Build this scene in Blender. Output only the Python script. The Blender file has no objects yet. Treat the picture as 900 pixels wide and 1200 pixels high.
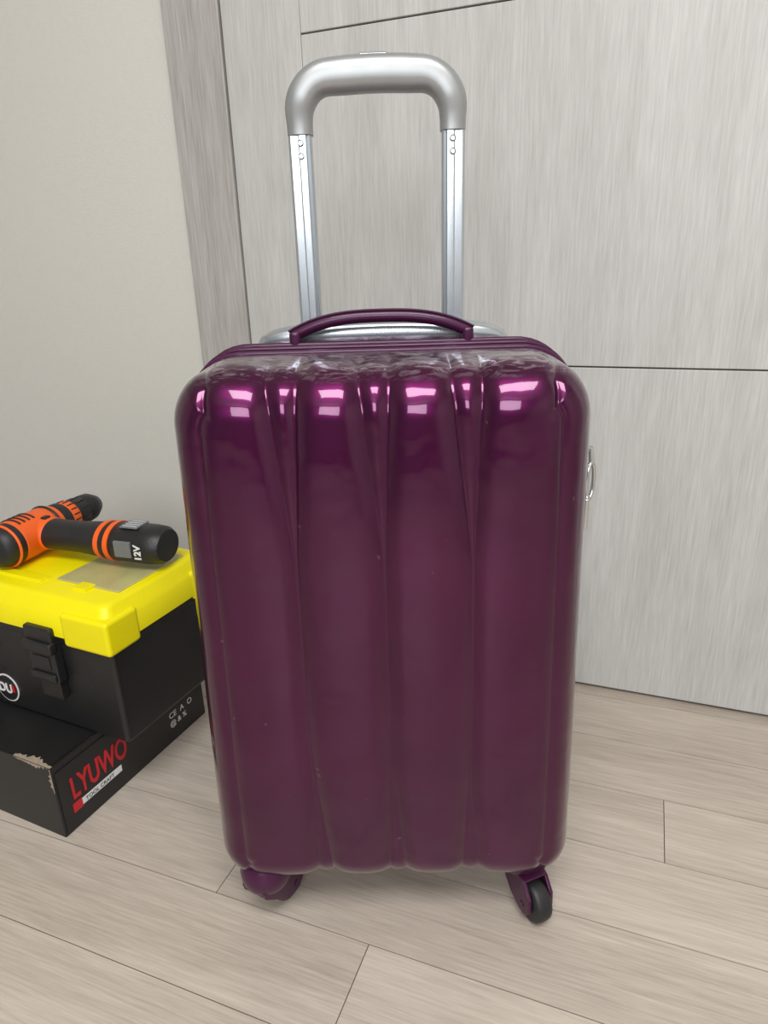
import bpy, math, random
from mathutils import Matrix, Vector
random.seed(4)
scene = bpy.context.scene
scene.view_settings.view_transform = 'Standard'
scene.view_settings.look = 'None'
rad = math.radians

# ------------------------------------------------------------ materials
def mat(name, col, rough=0.5, metal=0.0, coat=0.0, coat_r=0.05, spec=0.5, noise=0.0, nscale=40, bump=0.0, bscale=200, coat_ior=1.5):
    m = bpy.data.materials.new(name); m.use_nodes = True
    nt = m.node_tree; b = nt.nodes['Principled BSDF']
    b.inputs['Base Color'].default_value = (*col, 1)
    b.inputs['Roughness'].default_value = rough
    b.inputs['Metallic'].default_value = metal
    b.inputs['Coat Weight'].default_value = coat
    b.inputs['Coat Roughness'].default_value = coat_r
    b.inputs['Coat IOR'].default_value = coat_ior
    b.inputs['Specular IOR Level'].default_value = spec
    tc = nt.nodes.new('ShaderNodeTexCoord')
    if noise > 0:
        n = nt.nodes.new('ShaderNodeTexNoise'); n.inputs['Scale'].default_value = nscale
        n.inputs['Detail'].default_value = 4
        nt.links.new(tc.outputs['Object'], n.inputs['Vector'])
        mx = nt.nodes.new('ShaderNodeMix'); mx.data_type = 'RGBA'
        mx.inputs['A'].default_value = (*[c*(1-noise) for c in col], 1)
        mx.inputs['B'].default_value = (*[min(1, c*(1+noise)) for c in col], 1)
        nt.links.new(n.outputs['Fac'], mx.inputs['Factor'])
        nt.links.new(mx.outputs['Result'], b.inputs['Base Color'])
    if bump > 0:
        n = nt.nodes.new('ShaderNodeTexNoise'); n.inputs['Scale'].default_value = bscale
        nt.links.new(tc.outputs['Object'], n.inputs['Vector'])
        bp = nt.nodes.new('ShaderNodeBump'); bp.inputs['Strength'].default_value = bump
        bp.inputs['Distance'].default_value = 0.001
        nt.links.new(n.outputs['Fac'], bp.inputs['Height'])
        nt.links.new(bp.outputs['Normal'], b.inputs['Normal'])
    return m

def wood(name, dark, light, axis, plank=False, rough=0.45, contrast=1.0):
    """streaky printed-wood laminate; grain runs along axis index"""
    m = bpy.data.materials.new(name); m.use_nodes = True
    nt = m.node_tree; N = nt.nodes.new; L = nt.links.new
    b = nt.nodes['Principled BSDF']; b.inputs['Roughness'].default_value = rough
    tc = N('ShaderNodeTexCoord')
    vec = tc.outputs['Object']
    if plank:
        at = N('ShaderNodeAttribute'); at.attribute_name = 'pv'
        ad = N('ShaderNodeVectorMath'); ad.operation = 'MULTIPLY_ADD'
        L(at.outputs['Color'], ad.inputs[0]); ad.inputs[1].default_value = (7, 3, 5); L(vec, ad.inputs[2])
        vec = ad.outputs[0]
    def streak(across, along, detail, dist):
        mp = N('ShaderNodeMapping'); s = [across]*3; s[axis] = along
        mp.inputs['Scale'].default_value = s
        L(vec, mp.inputs['Vector'])
        n = N('ShaderNodeTexNoise'); n.inputs['Scale'].default_value = 1.0
        n.inputs['Detail'].default_value = detail; n.inputs['Distortion'].default_value = dist
        n.inputs['Roughness'].default_value = 0.6
        L(mp.outputs['Vector'], n.inputs['Vector']); return n.outputs['Fac']
    f1 = streak(30, 2.6, 5, 0.8); f2 = streak(320, 14, 3, 0.0); f3 = streak(8, 1.5, 2, 0.3)
    def mul(a, k):
        q = N('ShaderNodeMath'); q.operation = 'MULTIPLY'; L(a, q.inputs[0]); q.inputs[1].default_value = k; return q.outputs[0]
    def add(a, c):
        q = N('ShaderNodeMath'); q.operation = 'ADD'; L(a, q.inputs[0]); L(c, q.inputs[1]); return q.outputs[0]
    tot = add(add(mul(f1, 0.32), mul(f2, 0.46)), mul(f3, 0.22))
    if plank:
        sx = N('ShaderNodeSeparateXYZ'); L(at.outputs['Color'], sx.inputs[0])
        tot = add(tot, mul(sx.outputs[0], 0.09))
    cr = N('ShaderNodeValToRGB')
    c = 0.5 + (0.04 if plank else 0)
    cr.color_ramp.elements[0].position = c-0.17/contrast; cr.color_ramp.elements[0].color = (*dark, 1)
    cr.color_ramp.elements[1].position = c+0.15/contrast; cr.color_ramp.elements[1].color = (*light, 1)
    L(tot, cr.inputs['Fac']); L(cr.outputs['Color'], b.inputs['Base Color'])
    bp = N('ShaderNodeBump'); bp.inputs['Strength'].default_value = 0.25; bp.inputs['Distance'].default_value = 0.0006
    L(f2, bp.inputs['Height']); L(bp.outputs['Normal'], b.inputs['Normal'])
    return m

def scuffed(m, z0, z1):
    """pale scuffs / film residue near the top edge of the moulded shell, small chips elsewhere"""
    nt=m.node_tree; N=nt.nodes.new; L=nt.links.new; b=nt.nodes['Principled BSDF']
    tc=N('ShaderNodeTexCoord'); sp=N('ShaderNodeSeparateXYZ'); L(tc.outputs['Object'],sp.inputs[0])
    mr=N('ShaderNodeMapRange'); mr.inputs['From Min'].default_value=z0; mr.inputs['From Max'].default_value=z1
    L(sp.outputs[2],mr.inputs['Value'])
    mp=N('ShaderNodeMapping'); mp.inputs['Scale'].default_value=(40,130,160); L(tc.outputs['Object'],mp.inputs['Vector'])
    n=N('ShaderNodeTexNoise'); n.inputs['Scale'].default_value=1; n.inputs['Detail'].default_value=8; n.inputs['Distortion'].default_value=1.6
    L(mp.outputs[0],n.inputs['Vector'])
    m2=N('ShaderNodeMapRange'); m2.inputs['From Min'].default_value=0.49; m2.inputs['From Max'].default_value=0.62
    L(n.outputs['Fac'],m2.inputs['Value'])
    mu=N('ShaderNodeMath'); mu.operation='MULTIPLY'; L(mr.outputs[0],mu.inputs[0]); L(m2.outputs[0],mu.inputs[1])
    mk=N('ShaderNodeMath'); mk.operation='MULTIPLY'; L(mu.outputs[0],mk.inputs[0]); mk.inputs[1].default_value=0.6
    mx=N('ShaderNodeMix'); mx.data_type='RGBA'; L(mk.outputs[0],mx.inputs['Factor'])
    src=b.inputs['Base Color'].links[0].from_socket
    L(src,mx.inputs['A']); mx.inputs['B'].default_value=(0.48,0.39,0.44,1)
    vo=N('ShaderNodeTexNoise'); vo.inputs['Scale'].default_value=70; vo.inputs['Detail'].default_value=1
    L(tc.outputs['Object'],vo.inputs['Vector'])
    m3=N('ShaderNodeMapRange'); m3.inputs['From Min'].default_value=0.785; m3.inputs['From Max'].default_value=0.81; m3.inputs['To Max'].default_value=0.3
    L(vo.outputs['Fac'],m3.inputs['Value'])
    mx2=N('ShaderNodeMix'); mx2.data_type='RGBA'; L(m3.outputs[0],mx2.inputs['Factor']); L(mx.outputs['Result'],mx2.inputs['A'])
    mx2.inputs['B'].default_value=(0.30,0.16,0.22,1)
    L(mx2.outputs['Result'],b.inputs['Base Color'])
    nw=N('ShaderNodeTexNoise'); nw.inputs['Scale'].default_value=18; nw.inputs['Detail'].default_value=2
    L(tc.outputs['Object'],nw.inputs['Vector'])
    ad=N('ShaderNodeMath'); ad.operation='MULTIPLY_ADD'; L(mu.outputs[0],ad.inputs[0]); ad.inputs[1].default_value=0.035; L(nw.outputs['Fac'],ad.inputs[2])
    bp=N('ShaderNodeBump'); bp.inputs['Strength'].default_value=0.45; bp.inputs['Distance'].default_value=0.004
    L(ad.outputs[0],bp.inputs['Height']); L(bp.outputs[0],b.inputs['Normal']); L(bp.outputs[0],b.inputs['Coat Normal'])

M = {}
M['door'] = wood('pale_wood_laminate', (0.405, 0.398, 0.384), (0.59, 0.584, 0.573), 2, rough=0.5)
M['casing'] = wood('casing_wood_laminate', (0.30, 0.285, 0.265), (0.51, 0.495, 0.475), 2, rough=0.5)
M['floor'] = wood('floor_laminate', (0.365, 0.308, 0.258), (0.595, 0.523, 0.45), 0, plank=True, rough=0.42)
M['gap'] = mat('dark_gap', (0.10, 0.08, 0.06), 0.8, noise=0.2)
M['wall'] = mat('cream_wallpaper', (0.64, 0.63, 0.59), 0.75, noise=0.03, nscale=90, bump=0.5, bscale=380)
M['ceil'] = mat('ceiling_paint', (0.8, 0.8, 0.78), 0.8, noise=0.02)
M['shell'] = mat('purple_candy_shell', (0.074, 0.0030, 0.046), 0.28, metal=0.8, coat=1.0, coat_r=0.045, noise=0.34, nscale=7, spec=0.15, coat_ior=1.42)
scuffed(M['shell'],0.654,0.666)
M['fabric'] = mat('purple_fabric', (0.045, 0.006, 0.033), 0.65, noise=0.2, nscale=300, bump=0.5, bscale=900)
M['plum'] = mat('purple_plastic', (0.055, 0.006, 0.040), 0.36, metal=0.1, coat=0.25, noise=0.08, spec=0.3)
M['silver'] = mat('silver_paint', (0.35, 0.36, 0.365), 0.40, metal=0.6, noise=0.10, nscale=60)
M['alu'] = mat('anodised_aluminium', (0.55, 0.59, 0.63), 0.27, metal=0.9, noise=0.04, nscale=50)
M['alud'] = mat('aluminium_channel', (0.20, 0.22, 0.24), 0.4, metal=0.8, noise=0.04)
M['rubber'] = mat('black_rubber', (0.013, 0.013, 0.014), 0.5, noise=0.3, bump=0.3)
M['blackp'] = mat('black_plastic', (0.012, 0.012, 0.013), 0.38, noise=0.2, bump=0.4, bscale=700)
M['blackc'] = mat('black_card', (0.012, 0.0115, 0.012), 0.42, noise=0.3, nscale=20)
M['card'] = mat('torn_card', (0.33, 0.27, 0.20), 0.9, noise=0.3, nscale=120)
M['yellow'] = mat('yellow_plastic', (0.88, 0.77, 0.001), 0.42, noise=0.03, bump=0.2, spec=0.35)
M['clear'] = mat('smoky_clear_plastic', (0.50, 0.46, 0.20), 0.28, noise=0.25, nscale=30)
M['orange'] = mat('orange_plastic', (0.86, 0.125, 0.012), 0.42, noise=0.04)
M['red'] = mat('red_ink', (0.55, 0.012, 0.02), 0.5, noise=0.05)
M['white'] = mat('white_ink', (0.75, 0.75, 0.75), 0.5, noise=0.03)
M['grey'] = mat('grey_label', (0.16, 0.17, 0.18), 0.4, noise=0.1)
M['steel'] = mat('chrome_steel', (0.62, 0.62, 0.63), 0.2, metal=1.0, noise=0.03)

# ------------------------------------------------------------ helpers
def link(o, parent=None):
    scene.collection.objects.link(o)
    if parent is not None: o.parent = parent
    return o
def empty(name, loc, rz=0):
    e = bpy.data.objects.new(name, None); e.empty_display_size = 0.05
    e.location = loc; e.rotation_euler = (0, 0, rz); return link(e)
def mesh(name, v, f, m, parent=None, smooth=False, bevel=0, seg=3, loc=None, rot=None):
    me = bpy.data.meshes.new(name); me.from_pydata([tuple(p) for p in v], [], f); me.update()
    me.materials.append(m)
    if smooth: me.polygons.foreach_set('use_smooth', [True]*len(me.polygons))
    o = bpy.data.objects.new(name, me); link(o, parent)
    if loc is not None: o.location = loc
    if rot is not None: o.rotation_euler = rot
    if bevel > 0:
        b = o.modifiers.new('bevel', 'BEVEL'); b.width = bevel; b.segments = seg; b.limit_method = 'ANGLE'
        b.angle_limit = rad(30)
        me.polygons.foreach_set('use_smooth', [True]*len(me.polygons))
        w = o.modifiers.new('wn', 'WEIGHTED_NORMAL'); w.keep_sharp = True
    return o
BF = [(0,3,2,1),(4,5,6,7),(0,1,5,4),(1,2,6,5),(2,3,7,6),(3,0,4,7)]
def boxv(x0,x1,y0,y1,z0,z1):
    return [(x0,y0,z0),(x1,y0,z0),(x1,y1,z0),(x0,y1,z0),(x0,y0,z1),(x1,y0,z1),(x1,y1,z1),(x0,y1,z1)]
def box(name, x0,x1,y0,y1,z0,z1, m, parent=None, bevel=0, **k):
    return mesh(name, boxv(x0,x1,y0,y1,z0,z1), BF, m, parent, bevel=bevel, **k)
def multibox(name, bs, m, parent=None, bevel=0):
    v=[];f=[]
    for b in bs:
        o=len(v); v+=boxv(*b); f+=[tuple(i+o for i in q) for q in BF]
    return mesh(name, v, f, m, parent, bevel=bevel)
def loft(name, secs, m, parent=None, cap=True, smooth=True, closed=False, **k):
    n=len(secs[0]); v=[p for s in secs for p in s]; f=[]
    R=len(secs)
    for r in range(R if closed else R-1):
        a=r*n; b=((r+1)%R)*n
        for i in range(n):
            j=(i+1)%n; f.append((a+i,a+j,b+j,b+i))
    if cap and not closed:
        f.append(tuple(reversed(range(n)))); f.append(tuple((R-1)*n+i for i in range(n)))
    o = mesh(name, v, f, m, parent, smooth=smooth, **k)
    if smooth:
        es = o.modifiers.new('es','EDGE_SPLIT'); es.split_angle = rad(50)
    return o
def lathe(name, prof, axis, m, parent=None, n=32, sx=1.0, sy=1.0, loc=None, rot=None):
    secs=[]
    for p,r in prof:
        ring=[]
        for i in range(n):
            a=2*math.pi*i/n; c=math.cos(a)*r*sx; s=math.sin(a)*r*sy
            ring.append({'x':(p,c,s),'y':(s,p,c),'z':(c,s,p)}[axis])
        secs.append(ring)
    return loft(name, secs, m, parent, loc=loc, rot=rot)
def tube(name, pts, r, m, parent=None, cyclic=False, res=3):
    cu=bpy.data.curves.new(name,'CURVE'); cu.dimensions='3D'; cu.bevel_depth=r; cu.bevel_resolution=res
    cu.use_fill_caps=True
    s=cu.splines.new('POLY'); s.points.add(len(pts)-1)
    for i,p in enumerate(pts): s.points[i].co=(*p,1)
    s.use_cyclic_u=cyclic; s.use_smooth=True
    cu.materials.append(m)
    return link(bpy.data.objects.new(name,cu),parent)
def text(name, s, size, m, parent, loc, rot, sx=1.0, ext=0.0004, off=0.0):
    cu=bpy.data.curves.new(name,'FONT'); cu.body=s; cu.size=size; cu.extrude=ext; cu.offset=off
    cu.materials.append(m); o=bpy.data.objects.new(name,cu); link(o,parent)
    o.location=loc; o.rotation_euler=rot; o.scale=(sx,1,1); return o
def sstep(a,b,x):
    t=max(0,min(1,(x-a)/(b-a))); return t*t*(3-2*t)

# ------------------------------------------------------------ room (frame: x along door wall, y into wall)
RA = rad(-21.3); P0 = (0.0, 1.215, 0.0)
def place(o): o.location = P0; o.rotation_euler = (0,0,RA); return o
place(multibox('wall_back', [(-2.4,-0.36,0.010,0.11,0,2.4),(0.95,2.6,0.010,0.11,0,2.4),(-0.36,0.95,0.010,0.11,2.06,2.4)], M['wall']))
place(box('wall_left', -2.5,-2.4,-4.5,0.11,0,2.4, M['wall']))
place(box('wall_right', 2.6,2.7,-4.5,0.11,0,2.4, M['wall']))
place(box('ceiling', -2.5,2.7,-4.5,0.11,2.4,2.5, M['ceil']))
door = place(bpy.data.objects.new('door_1', None)); link(door)
box('backing', -0.2575,0.86,0.006,0.045,0.004,2.02, M['gap'], door)
box('stile', -0.2575,-0.1163,0.0,0.02,0.006,2.02, M['door'], door, bevel=0.0010)
box('lower_panel', -0.1157,0.86,0.0,0.02,0.006,0.5888, M['door'], door, bevel=0.0012)
box('middle_panel', -0.1157,0.86,0.0,0.02,0.5912,1.0968, M['door'], door, bevel=0.0012)
box('upper_panel', -0.1157,0.86,0.0,0.02,1.0992,2.02, M['door'], door, bevel=0.0012)
trim = place(bpy.data.objects.new('trim_1', None)); link(trim)
box('casing_left', -0.370,-0.2605,-0.004,0.05,0,2.07, M['casing'], trim, bevel=0.002)
box('casing_right', 0.864,0.97,-0.004,0.05,0,2.07, M['casing'], trim, bevel=0.002)
box('casing_top', -0.2608,0.8638,-0.004,0.05,2.024,2.07, M['casing'], trim, bevel=0.002)

# floor planks
v=[];f=[];pv=[]
PW=0.1176; g=0.0006
joints={5:0.202,4:-0.01,2:0.528,3:-0.395,1:1.05,6:0.72,0:0.1,7:-0.25,-1:0.0}
for i in range(-2,36):
    t1=-0.0225-PW*i; t0=t1-PW
    j=joints.get(i, random.uniform(-1,1))
    Ln=1.05
    k=j
    while k>-2.5: k-=Ln
    while k<2.7:
        x0,x1=max(k,-2.5),min(k+Ln,2.7)
        if x1-x0>0.02:
            o=len(v); v+=boxv(x0+g,x1-g,t0+g,t1-g,-0.01,0.0); f+=[tuple(a+o for a in q) for q in BF]
            c=(random.random(),random.random(),random.random()); pv+=[c]*8
        k+=Ln
o=len(v); v+=boxv(-2.5,2.7,-4.4,0.25,-0.05,-0.0012); f+=[tuple(a+o for a in q) for q in BF]; pv+=[(0,0,0)]*8
fl=place(mesh('floor', v,f,M['floor'])); fl.data.materials.append(M['gap'])
for p in fl.data.polygons[-6:]: p.material_index=1
ca=fl.data.color_attributes.new('pv','FLOAT_COLOR','POINT')
for i,c in enumerate(pv): ca.data[i].color=(*c,1)

# ------------------------------------------------------------ suitcase
sc = empty('suitcase', (0.002,0.700,0), rad(-1.5))
W,H = 0.1985,0.2985
RMAX=0.048
def radii(z):
    k=sstep(-0.20,0.15,z)
    return 0.049+0.007*k, 0.040+0.008*k     # corner radius, edge radius
ZC = 0.0745+H
FY = -0.119
CR=(-0.0845,0.0,0.0845)
def breaks(z):
    zz=z+ZC
    kt=max(0,min(1,(zz-0.49)/0.17))
    kb=max(0,min(1,(0.25-zz)/0.16))
    sh=1-0.035*sstep(0.35,0.08,zz)
    br=[-W,-0.1665]
    for c in CR:
        a=0.0006+0.0190*kt+0.004*kb; b=0.0006+0.0085*kt+0.013*kb
        br+=[c*sh-a,c*sh+b]
    br+=[0.1665,W]
    return br
NS=[9,30,9,30,9,30,9,30,9]
def cols(z):
    br=breaks(z); xs=[br[0]]
    for (a,b),n in zip(zip(br,br[1:]),NS):
        for k in range(1,n+1):
            u=k/n
            if n>10: u=0.35*u+0.65*(0.5-0.5*math.cos(math.pi*u))
            xs.append(a+(b-a)*u)
    return xs
def ribs(x,z):
    br=breaks(z)
    br[0]=-0.255; br[-1]=0.255
    zz=z+ZC
    A=0.0080+0.0040*sstep(0.45,0.66,zz)+0.0010*sstep(0.22,0.08,zz)
    for a,b in zip(br,br[1:]):
        if a<=x<=b:
            L=b-a; fr=(x-a)/L
            amp=A*min(1,(L/0.078)**0.85)
            e=min(fr,1-fr)*L
            flat=1-(1-min(1,e/0.017))**2
            if L<0.04: flat=1-(1-min(1,2*min(fr,1-fr)))**1.4
            q=max(0,4*fr*(1-fr))
            h=amp*(0.50*flat+0.50*q) - A
            return h*(1-0.45*sstep(0.115,0.17,abs(x)))
    return 0.0
def smap(x,z,t,disp=True):
    Rc,Re=radii(z)
    s=min(W-abs(x),H-abs(z)); s2,t2=s,t; ns,nt=(0.0,1.0)
    if t>=Re: ns,nt=1.0,0.0
    elif s<Re:
        ds,dt=Re-s,Re-t; L=math.hypot(ds,dt); m=max(ds,dt)
        s2=Re-ds/L*m; t2=Re-dt/L*m; ns,nt=ds/L,dt/L
    ix=max(-(W-Rc),min(W-Rc,x)); iz=max(-(H-Rc),min(H-Rc,z))
    dx,dz=x-ix,z-iz; m=max(abs(dx),abs(dz))
    ux,uz=0.0,0.0; X,Z=x,z
    if m>1e-9:
        L=math.hypot(dx,dz); ux,uz=dx/L,dz/L
        m2=m+(s-s2); X=ix+ux*m2; Z=iz+uz*m2
    else: ns=0
    Y=FY+t2
    Y-=0.007*nt*max(0,1-(X/W)**2)*max(0,1-(Z/H)**2)
    if disp:
        fd=(1-sstep(0.045,0.092,t))
        d=ribs(x,z)*fd
        X+=ux*ns*d*0.8; Z+=uz*ns*d*0.55; Y-=nt*d
    X*=1-0.022*Z/H
    return X,Y,Z+ZC
def shell(name, step, flip, m, parent, T):
    nx=sum(NS); nz=int(round(2*H/step))
    zs=[-H+2*H*j/nz for j in range(nz+1)]
    XS=[cols(z) for z in zs]
    v=[];f=[]
    for z,row in zip(zs,XS):
        for x in row: v.append(smap(x,z,0))
    idx=lambda i,j:j*(nx+1)+i
    for j in range(nz):
        for i in range(nx): f.append((idx(i,j),idx(i+1,j),idx(i+1,j+1),idx(i,j+1)))
    per=[(i,0) for i in range(nx)]+[(nx,j) for j in range(nz)]+[(i,nz) for i in range(nx,0,-1)]+[(0,j) for j in range(nz,0,-1)]
    prev=[idx(i,j) for i,j in per]
    ts=[RMAX*(k+1)/16 for k in range(16)]
    while ts[-1]<T-0.006: ts.append(ts[-1]+0.006)
    ts.append(T)
    n=len(per)
    for t in ts:
        cur=[]
        for (i,j) in per:
            cur.append(len(v)); v.append(smap(XS[j][i],zs[j],t))
        for a in range(n):
            b=(a+1)%n; f.append((prev[a],cur[a],cur[b],prev[b]))
        prev=cur
    cur=[]
    for k,q in enumerate(prev):
        x,y,z=v[q]; cur.append(len(v)); v.append((x*0.97,y,(z-ZC)*0.98+ZC))
    for a in range(n):
        b=(a+1)%n; f.append((prev[a],cur[a],cur[b],prev[b]))
    if flip:
        v=[(x,-y,z) for x,y,z in v]; f=[tuple(reversed(q)) for q in f]
    return mesh(name,v,f,m,parent,smooth=True)
shell('front_shell',0.0025,False,M['shell'],sc,0.100)
shell('rear_shell',0.006,True,M['shell'],sc,0.085)
def outline(y, inset=0.0):
    pts=[]; per=[]
    st=0.010
    nx=int(2*W/st); nz=int(2*H/st)
    for i in range(nx): per.append((-W+2*W*i/nx,-H))
    for j in range(nz): per.append((W,-H+2*H*j/nz))
    for i in range(nx): per.append((W-2*W*i/nx,H))
    for j in range(nz): per.append((-W,H-2*H*j/nz))
    for x,z in per:
        X,_,Z=smap(x,z,0.09,False)
        k=1-inset/W; kz=1-inset/H
        pts.append((X*k,y,(Z-ZC)*kz+ZC))
    return pts
ys=[-0.024,-0.020,-0.010,-0.006,-0.002,0.008,0.013,0.018,0.028,0.036]
ins=[0.004,0.0005,-0.0005,0.001,-0.0005,-0.002,0.001,-0.002,-0.001,0.004]
loft('zipper_band',[outline(y,i) for y,i in zip(ys,ins)],M['fabric'],sc,cap=False)
tube('front_piping',outline(-0.0195,-0.0005),0.0026,M['plum'],sc,True)
tube('zipper_teeth',outline(-0.006,-0.0005),0.0016,M['plum'],sc,True)
tube('middle_piping',outline(0.003,-0.0025),0.0024,M['plum'],sc,True)
tube('expander_zipper_teeth',outline(0.013,-0.0010),0.0016,M['plum'],sc,True)
tube('rear_piping',outline(0.029,-0.003),0.0030,M['plum'],sc,True)

# carry handle on top
TZ=0.671
HYL=0.042
secs=[]
for k in range(33):
    u=k/32*2-1
    x=u*0.094; z=TZ+0.012+0.0185*(1-abs(u)**2.8)
    th=0.0070; wd=0.015
    dz=-0.0185*2.8*abs(u)**1.8*(1 if u>0 else -1)/0.094
    L=math.hypot(1,dz); nx_,nz_=-dz/L,1/L
    ring=[]
    for i in range(16):
        a=2*math.pi*i/16
        c=math.copysign(abs(math.cos(a))**0.7,math.cos(a)); s=math.copysign(abs(math.sin(a))**0.7,math.sin(a))
        ring.append((x+nx_*th*s, HYL+wd*c, z+nz_*th*s))
    secs.append(ring)
loft('carry_handle',secs,M['plum'],sc)
tube('carry_handle_seam',[(p[4][0],HYL-0.012,p[4][2]-0.0005) for p in secs],0.0012,M['fabric'],sc)
for sgn,nm in ((-1,'carry_handle_mount_left'),(1,'carry_handle_mount_right')):
    box(nm, sgn*0.091-0.006,sgn*0.091+0.006,HYL-0.016,HYL+0.016,TZ-0.006,TZ+0.018,M['plum'],sc,bevel=0.004)

# telescopic handle
PYL=0.092
secs=[]
for k in range(33):
    u=k/32*2-1
    hgt=0.029*(1-abs(u)**9)**0.5*(0.70+0.30*(1-u*u))+0.001
    ring=[]
    for i in range(20):
        a=2*math.pi*i/20
        c=math.copysign(abs(math.cos(a))**0.6,math.cos(a)); s=math.copysign(abs(math.sin(a))**0.6,math.sin(a))
        ring.append((u*0.145, PYL-0.003+0.022*c*(1-abs(u)**8*0.5), TZ-0.006+hgt*0.5+hgt*0.5*s))
    secs.append(ring)
loft('telescopic_handle_base',secs,M['alu'],sc)
for sgn,nm in ((-1,'left'),(1,'right')):
    cx=sgn*0.0795
    multibox('pole_'+nm,[(cx-0.012,cx+0.012,PYL-0.007,PYL+0.007,TZ-0.1,0.885)],M['alu'],sc,bevel=0.003)
    box('pole_ridge_'+nm,cx-sgn*0.003-0.0045,cx-sgn*0.003+0.0045,PYL-0.0085,PYL-0.005,TZ,0.882,M['alu'],sc,bevel=0.0015)
    box('pole_channel_'+nm,cx-sgn*0.0088-0.0016,cx-sgn*0.0088+0.0016,PYL-0.0074,PYL-0.006,TZ,0.882,M['alud'],sc)
    for q,z in enumerate((0.872,0.860)):
        lathe('screw_%s_%d'%(nm,q+1),[(0,0.0001),(0,0.0032),(0.0015,0.0032),(0.0015,0.0001)],'y',M['rubber'],sc,n=14,loc=(cx-sgn*0.001,PYL-0.0096,z))
        lathe('screw_head_%s_%d'%(nm,q+1),[(0,0.0001),(0,0.0020),(0.0015,0.0020),(0.0015,0.0001)],'y',M['steel'],sc,n=14,loc=(cx-sgn*0.001,PYL-0.0100,z))
# grip
path=[]
hx=0.0790; zt=0.9320; r=0.034
path.append((-hx,0.880)); path.append((-hx,0.890))
for k in range(13):
    a=math.pi-math.pi/2*k/12
    path.append((-hx+r+r*math.cos(a), zt-r+r*math.sin(a)))
for k in range(1,12):
    u=k/12; x=-hx+r+(2*(hx-r))*u
    path.append((x, zt+0.0015*math.sin(math.pi*u)))
for k in range(13):
    a=math.pi/2-math.pi/2*k/12
    path.append((hx-r+r*math.cos(a), zt-r+r*math.sin(a)))
path.append((hx,0.890)); path.append((hx,0.880))
secs=[]
for k,(x,z) in enumerate(path):
    a=path[max(0,k-1)]; b=path[min(len(path)-1,k+1)]
    tx,tz=b[0]-a[0],b[1]-a[1]; L=math.hypot(tx,tz); tx/=L; tz/=L
    nx_,nz_=-tz,tx
    up=sstep(0.885,0.915,z); mid=max(0,1-abs(x)/hx)
    hw=0.0132+0.0022*up+0.0015*min(1,mid*1.6); hd=0.0118+0.004*up
    ring=[]
    for i in range(28):
        an=2*math.pi*i/28
        c=math.copysign(abs(math.cos(an))**0.75,math.cos(an)); s=math.copysign(abs(math.sin(an))**0.75,math.sin(an))
        ring.append((x+nx_*hw*s,PYL+hd*c,z+nz_*hw*s))
    secs.append(ring)
loft('handle_grip',secs,M['silver'],sc)
box('release_button',-0.016,0.014,PYL-0.009,PYL+0.008,0.943,0.9510,M['alu'],sc,bevel=0.003)

# side lock / zipper pulls on right
WX=W*0.995; LZ=-0.022
box('lock_body',WX-0.002,WX+0.012,-0.030,0.006,0.520+LZ,0.585+LZ,M['alu'],sc,bevel=0.004)
box('lock_button',WX+0.011,WX+0.015,-0.024,-0.006,0.555+LZ,0.575+LZ,M['steel'],sc,bevel=0.002)
tube('zipper_pull_ring',[(WX+0.018+0.005*math.cos(a),-0.022+0.005*math.cos(a),0.555+LZ+0.020*math.sin(a)) for a in [2*math.pi*i/24 for i in range(24)]],0.0022,M['steel'],sc,True)
box('zipper_pull_tab',WX+0.012,WX+0.017,-0.030,-0.018,0.502+LZ,0.537+LZ,M['steel'],sc,bevel=0.0015)
tube('zipper_slider',[(WX+0.004,-0.018,0.592+LZ),(WX+0.016,-0.022,0.590+LZ),(WX+0.018,-0.022,0.574+LZ)],0.0032,M['steel'],sc)

# casters
def caster(nm, x, y, yaw):
    e=bpy.data.objects.new('caster_'+nm,None); link(e,sc); e.location=(x,y,0); e.rotation_euler=(0,0,yaw)
    lathe('mount',[(0.100,0.018),(0.092,0.027),(0.078,0.031),(0.066,0.030),(0.058,0.026),(0.057,0.001)],'z',M['plum'],e)
    poly=[(-0.026,0.064),(0.016,0.066),(0.034,0.058),(0.046,0.042),(0.047,0.024),(0.038,0.014),(0.026,0.014),(0.008,0.022),(-0.010,0.040),(-0.024,0.054)]
    for s in (-1,1):
        n=len(poly); y0=s*0.0125; y1=s*0.0175
        v=[(a,y0,b) for a,b in poly]+[(a,y1,b) for a,b in poly]
        f=[tuple(range(n)),tuple(range(2*n-1,n-1,-1))]+[(i,n+i,n+(i+1)%n,(i+1)%n) for i in range(n)]
        if s<0: f=[tuple(reversed(q)) for q in f]
        mesh('fork_cheek_%d'%(1 if s<0 else 2),v,f,M['plum'],e,bevel=0.0015)
    pts=[(-0.024,0.054),(-0.024,0.065),(0.016,0.067),(0.034,0.0595),(0.032,0.0555),(0.014,0.056)]
    n=len(pts); v=[(a,-0.0165,b) for a,b in pts]+[(a,0.0165,b) for a,b in pts]
    f=[tuple(range(n)),tuple(range(2*n-1,n-1,-1))]+[(i,n+i,n+(i+1)%n,(i+1)%n) for i in range(n)]
    mesh('crown',v,f,M['plum'],e,bevel=0.002)
    R=0.0262
    lathe('wheel',[(-0.0115,0.001),(-0.0115,R-0.008),(-0.0105,R-0.003),(-0.008,R-0.0008),(-0.004,R),(0.004,R),(0.008,R-0.0008),(0.0105,R-0.003),(0.0115,R-0.008),(0.0115,0.001)],'y',M['rubber'],e,n=40,loc=(0.032,0,R))
    lathe('axle',[(-0.0185,0.001),(-0.0185,0.004),(0.0185,0.004),(0.0185,0.001)],'y',M['plum'],e,n=16,loc=(0.032,0,R))
caster('front_right',0.154,-0.061,rad(-66))
caster('front_left',-0.155,-0.085,rad(62))
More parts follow.
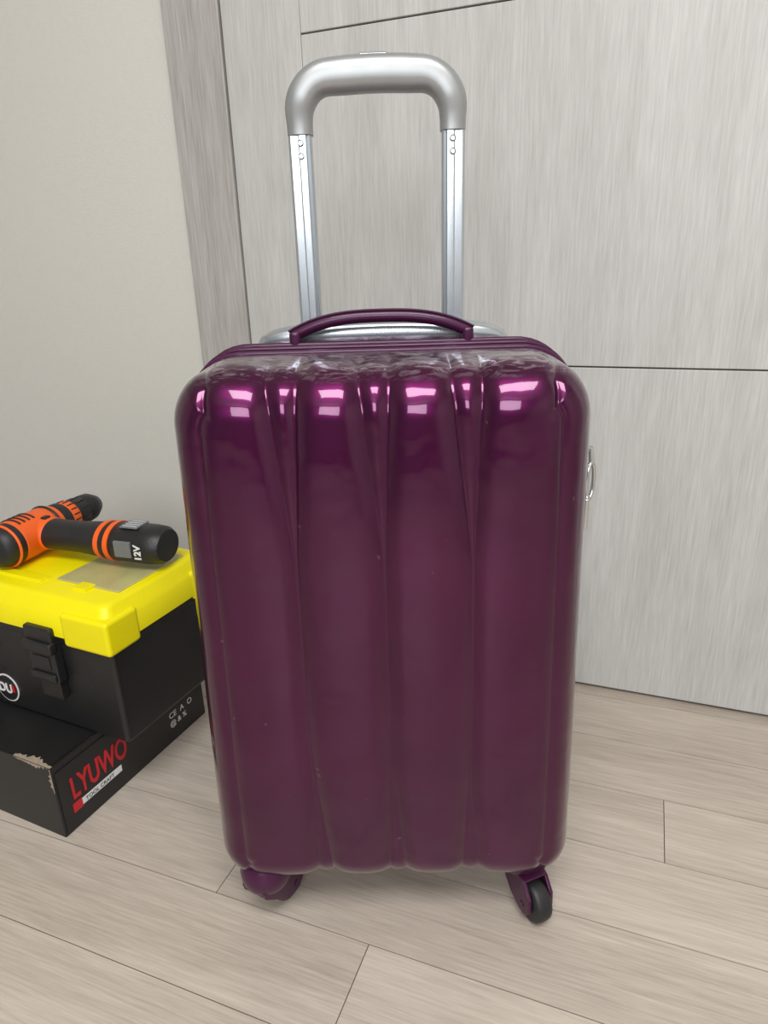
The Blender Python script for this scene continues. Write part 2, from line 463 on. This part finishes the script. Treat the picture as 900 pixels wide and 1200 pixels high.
caster('rear_right',0.155,0.078,rad(60))
caster('rear_left',-0.155,0.078,rad(110))

# ------------------------------------------------------------ cardboard box
BA=rad(-25)
def e12(a,b): return (a*math.cos(BA)-b*math.sin(BA), a*math.sin(BA)+b*math.cos(BA))
bx,by=e12(-0.7377,0.480)
cb=empty('cardboard_box',(bx,by,0),BA)
BL,BD,BH=0.40,0.31,0.121
box('carton',-BL,0,0,BD,0,BH,M['blackc'],cb,bevel=0.0015,seg=2)
box('side_flap',-0.001,0.0012,0.004,BD-0.004,0.004,BH-0.012,M['blackc'],cb)
box('lid_flap',-BL+0.003,-0.003,0.004,BD-0.004,BH-0.0005,BH+0.0018,M['blackc'],cb)
def torn(name,x0,x1,z0,amp,n,vertical=False):
    v=[];f=[]
    for i in range(n+1):
        u=i/n; a=random.uniform(0.1,1)*amp*math.sin(math.pi*min(1,max(0.03,u)))
        if vertical:
            z=x0+(x1-x0)*u; v+=[(0.0008,-0.0008,z),(-a,-0.0008,z)]
        else:
            x=x0+(x1-x0)*u; v+=[(x,-0.0009,z0),(x,-0.0009,z0-a)]
    for i in range(n): f.append((2*i,2*i+1,2*i+3,2*i+2))
    mesh(name,v,f,M['card'],cb)
torn('torn_edge_top',-0.070,-0.001,BH+0.0008,0.009,26)
torn('torn_edge_corner',0.080,BH,0,0.009,16,True)
v=[];f=[]
for i in range(21):
    u=i/20; x=-0.070+0.072*u
    v+=[(x,-0.001,BH+0.0022),(x,0.002+0.010*random.random()*math.sin(math.pi*u)+0.001,BH+0.0024)]
for i in range(20): f.append((2*i,2*i+2,2*i+3,2*i+1))
mesh('torn_top',v,f,M['card'],cb)
TR=(rad(90),0,rad(90))
text('printed_name','LYUWO',0.050,M['red'],cb,(0.0016,0.022,0.050),TR,sx=0.58,off=0.0010)
box('printed_strip',0.0012,0.0016,0.034,0.112,0.030,0.041,M['white'],cb)
box('printed_red_tab',0.0012,0.0018,0.020,0.036,0.028,0.043,M['red'],cb)
text('strip_letters','TOOL CRAFT',0.009,M['blackc'],cb,(0.0018,0.042,0.032),TR,ext=0.0002)
text('marks_upper','CE  A  O',0.015,M['white'],cb,(0.0016,0.222,0.046),TR,ext=0.0002)
text('marks_lower','@ & %',0.014,M['white'],cb,(0.0016,0.222,0.030),TR,ext=0.0002)

# ------------------------------------------------------------ toolbox
tx,ty=e12(-0.663,0.552)
tb=empty('toolbox',(tx,ty,BH+0.002),BA)
TL,TD=0.42,0.212
def taper_box(name,x0,x1,y0,y1,z0,z1,ins,m,parent,bevel):
    v=[(x0+ins,y0+ins,z0),(x1-ins,y0+ins,z0),(x1-ins,y1-ins,z0),(x0+ins,y1-ins,z0),(x0,y0,z1),(x1,y0,z1),(x1,y1,z1),(x0,y1,z1)]
    return mesh(name,v,BF,m,parent,bevel=bevel,seg=4)
taper_box('tub',-TL,0,0,TD,0,0.165,0.006,M['blackp'],tb,0.008)
taper_box('tub_rim',-TL-0.003,0.003,-0.003,TD+0.003,0.150,0.166,0.001,M['blackp'],tb,0.003)
def lidblock():
    x0,x1,y0,y1=-TL-0.006,0.006,-0.006,TD+0.006
    r=0.016
    def rr(ins,z,n=6):
        pts=[]
        cx=[(x1-ins-r,y0+ins+r,-90),(x1-ins-r,y1-ins-r,0),(x0+ins+r,y1-ins-r,90),(x0+ins+r,y0+ins+r,180)]
        for a,b,s in cx:
            for k in range(n+1):
                t=rad(s+90*k/n); pts.append((a+r*math.cos(t),b+r*math.sin(t),z))
        return pts
    secs=[rr(0.004,0.163),rr(0,0.164),rr(0,0.194),rr(0.004,0.199),rr(0.010,0.214),rr(0.013,0.218),rr(0.018,0.2195)]
    return loft('lid',secs,M['yellow'],tb)
lidblock()
box('lid_corner_right',-0.078,0.0075,-0.0085,0.050,0.152,0.203,M['yellow'],tb,bevel=0.006)
box('lid_corner_left',-TL-0.0075,-TL+0.078,-0.0085,0.050,0.152,0.203,M['yellow'],tb,bevel=0.006)
box('lid_corner_rear_right',-0.078,0.0075,TD-0.05,TD+0.0085,0.156,0.203,M['yellow'],tb,bevel=0.006)
box('organiser_window_right',-0.135,-0.018,0.045,0.178,0.2190,0.2222,M['clear'],tb,bevel=0.0012)
box('organiser_window_left',-TL+0.018,-TL+0.135,0.045,0.178,0.2190,0.2222,M['clear'],tb,bevel=0.0012)
for i in range(2):
    box('window_catch_%d'%(i+1),-0.088-0.25*i,-0.064-0.25*i,0.030,0.050,0.219,0.2235,M['yellow'],tb,bevel=0.001)
multibox('lid_ridge',[(-TL+0.15,-0.15,0.03,0.045,0.219,0.223),(-TL+0.15,-0.15,0.175,0.19,0.219,0.223)],M['yellow'],tb,bevel=0.001)
for i,cx in enumerate((-0.122,-TL+0.122)):
    box('latch_plate_%d'%(i+1),cx-0.026,cx+0.026,-0.014,0.002,0.090,0.176,M['blackp'],tb,bevel=0.003)
    box('latch_top_%d'%(i+1),cx-0.028,cx+0.028,-0.020,-0.006,0.138,0.156,M['blackp'],tb,bevel=0.004)
    box('latch_grip_%d'%(i+1),cx-0.024,cx+0.024,-0.019,-0.012,0.094,0.106,M['blackp'],tb,bevel=0.003)
    box('latch_slot_%d'%(i+1),cx-0.016,cx+0.016,-0.0150,-0.012,0.112,0.132,M['rubber'],tb)
    box('latch_keeper_%d'%(i+1),cx-0.020,cx+0.020,-0.010,0.004,0.060,0.088,M['blackp'],tb,bevel=0.002)
lathe('round_badge',[(0,0.0001),(0,0.024),(0.0012,0.024),(0.0012,0.0001)],'y',M['white'],tb,loc=(-0.241,0.0030,0.038))
lathe('round_badge_face',[(0,0.0001),(0,0.0215),(0.0014,0.0215),(0.0014,0.0001)],'y',M['blackp'],tb,loc=(-0.241,0.0022,0.038))
text('badge_letters','DU',0.022,M['white'],tb,(-0.2590,0.0016,0.031),(rad(90),0,0),sx=0.95,ext=0.0004,off=0.0006)
box('badge_tab',-0.2285,-0.2235,0.0010,0.0024,0.034,0.045,M['red'],tb)

# ------------------------------------------------------------ cordless drill
LT=BH+0.002+0.2225
dr=empty('cordless_drill',(-0.542,0.980,LT+0.0335),rad(-18))
lathe('motor_housing',[(-0.080,0.001),(-0.080,0.020),(-0.076,0.027),(-0.066,0.0310),(-0.050,0.0325)],'y',M['rubber'],dr,sx=1.0)
lathe('body_shell',[(-0.050,0.0300),(-0.048,0.0330),(-0.02,0.0335),(0.02,0.0325),(0.035,0.030),(0.036,0.027)],'y',M['orange'],dr)
tube('motor_band',[(0.0322*math.cos(a),-0.062,0.0322*math.sin(a)) for a in [2*math.pi*k/32 for k in range(32)]],0.0022,M['orange'],dr,True)
lathe('gear_collar',[(0.034,0.027),(0.036,0.0285),(0.052,0.0285),(0.055,0.027),(0.055,0.001)],'y',M['rubber'],dr)
lathe('clutch_ring',[(0.055,0.001),(0.055,0.0255),(0.060,0.0265),(0.072,0.0265),(0.075,0.024),(0.075,0.001)],'y',M['orange'],dr)
for i in range(18):
    a=2*math.pi*i/18
    tube('clutch_rib_%d'%(i+1),[(0.0265*math.cos(a),0.059,0.0265*math.sin(a)),(0.0265*math.cos(a),0.071,0.0265*math.sin(a))],0.0012,M['rubber'],dr,res=1)
lathe('chuck',[(0.075,0.001),(0.075,0.0225),(0.080,0.024),(0.098,0.024),(0.100,0.0225),(0.103,0.0225),(0.106,0.024),(0.120,0.023),(0.136,0.015),(0.138,0.012),(0.138,0.004),(0.130,0.004)],'y',M['blackp'],dr)
for i in range(12):
    a=2*math.pi*i/12
    tube('chuck_rib_%d'%(i+1),[(0.024*math.cos(a),0.081,0.024*math.sin(a)),(0.024*math.cos(a),0.097,0.024*math.sin(a))],0.0012,M['rubber'],dr,res=1)
for i in range(4):
    tube('vent_%d'%(i+1),[(0.0335*math.cos(a),-0.040+0.009*i,0.0335*math.sin(a)) for a in [rad(60+8*k) for k in range(11)]],0.0016,M['rubber'],dr,res=1)
tube('overlay_band',[(0.0318*math.cos(a),0.022,0.0318*math.sin(a)) for a in [2*math.pi*k/32 for k in range(32)]],0.003,M['rubber'],dr,True)
# handle
lathe('handle',[(0.006,0.022),(0.02,0.0240),(0.05,0.0225),(0.09,0.0230),(0.118,0.0250),(0.135,0.0268),(0.150,0.028)],'x',M['rubber'],dr,sx=1.20,sy=1.0)
lathe('battery_pack',[(0.150,0.0275),(0.152,0.0285),(0.215,0.0290),(0.232,0.0275),(0.239,0.023),(0.240,0.001)],'x',M['blackp'],dr,sx=1.15,sy=1.0)
for i,x in enumerate((0.138,0.155)):
    rr_=0.0284 if i==0 else 0.0293
    lathe('orange_stripe_%d'%(i+1),[(x-0.0045,rr_-0.003),(x-0.0040,rr_),(x+0.0040,rr_+0.0003),(x+0.0045,rr_-0.003)],'x',M['orange'],dr,sx=1.16)
box('side_label',0.172,0.202,-0.016,0.014,0.0275,0.0297,M['grey'],dr,bevel=0.0006)
for i in range(4):
    box('label_line_%d'%(i+1),0.175,0.199,-0.012+0.007*i,-0.0108+0.007*i,0.0296,0.0300,M['white'],dr)
box('label_front',0.172,0.200,-0.0350,-0.030,-0.010,0.014,M['grey'],dr,bevel=0.001)
text('voltage_mark','12V',0.015,M['white'],dr,(0.2165,-0.0345,-0.013),(rad(90),rad(-90),0),ext=0.0006,off=0.0004)
lathe('neck_accent',[(0.018,0.0225),(0.020,0.0254),(0.034,0.0244),(0.038,0.0222)],'x',M['orange'],dr,sx=1.20)
box('trigger',0.036,0.070,0.018,0.034,-0.008,0.008,M['orange'],dr,bevel=0.004)
box('direction_switch',0.020,0.030,-0.006,0.006,0.022,0.0275,M['rubber'],dr,bevel=0.002)

# ------------------------------------------------------------ lights
def area(name, loc, target, sx, sy, power, col, parent=None):
    l=bpy.data.lights.new(name,'AREA'); l.shape='RECTANGLE'; l.size=sx; l.size_y=sy; l.energy=power; l.color=col
    o=bpy.data.objects.new(name,l); link(o); o.location=loc
    d=Vector(target)-Vector(loc); o.rotation_euler=d.to_track_quat('-Z','Y').to_euler(); return o
box('ceiling_lamp',-0.75,0.75,-0.45,0.45,0,0.05,M['ceil'],None,bevel=0.01,loc=(0.05,-0.55,2.345))
area('ceiling_lamp_light',(0.05,-0.55,2.335),(0.05,-0.55,0),1.3,0.75,45,(1,0.995,0.985))
area('window_light',(-0.35,-2.6,1.75),(0,1.0,0.55),1.5,1.1,46,(0.97,0.985,1.0))
w=bpy.data.worlds.new('world'); scene.world=w; w.use_nodes=True
w.node_tree.nodes['Background'].inputs[0].default_value=(0.93,0.96,1.0,1)
w.node_tree.nodes['Background'].inputs[1].default_value=0.23

# ------------------------------------------------------------ camera
cd=bpy.data.cameras.new('camera'); cd.sensor_fit='VERTICAL'; cd.sensor_height=36; cd.lens=790/1200*36
cam=bpy.data.objects.new('camera',cd); link(cam)
cam.matrix_world=Matrix.Translation((0,0,0.75))@Matrix.Rotation(rad(70),4,'X')@Matrix.Rotation(rad(-1.79),4,'Z')
cd.clip_start=0.02
scene.camera=cam
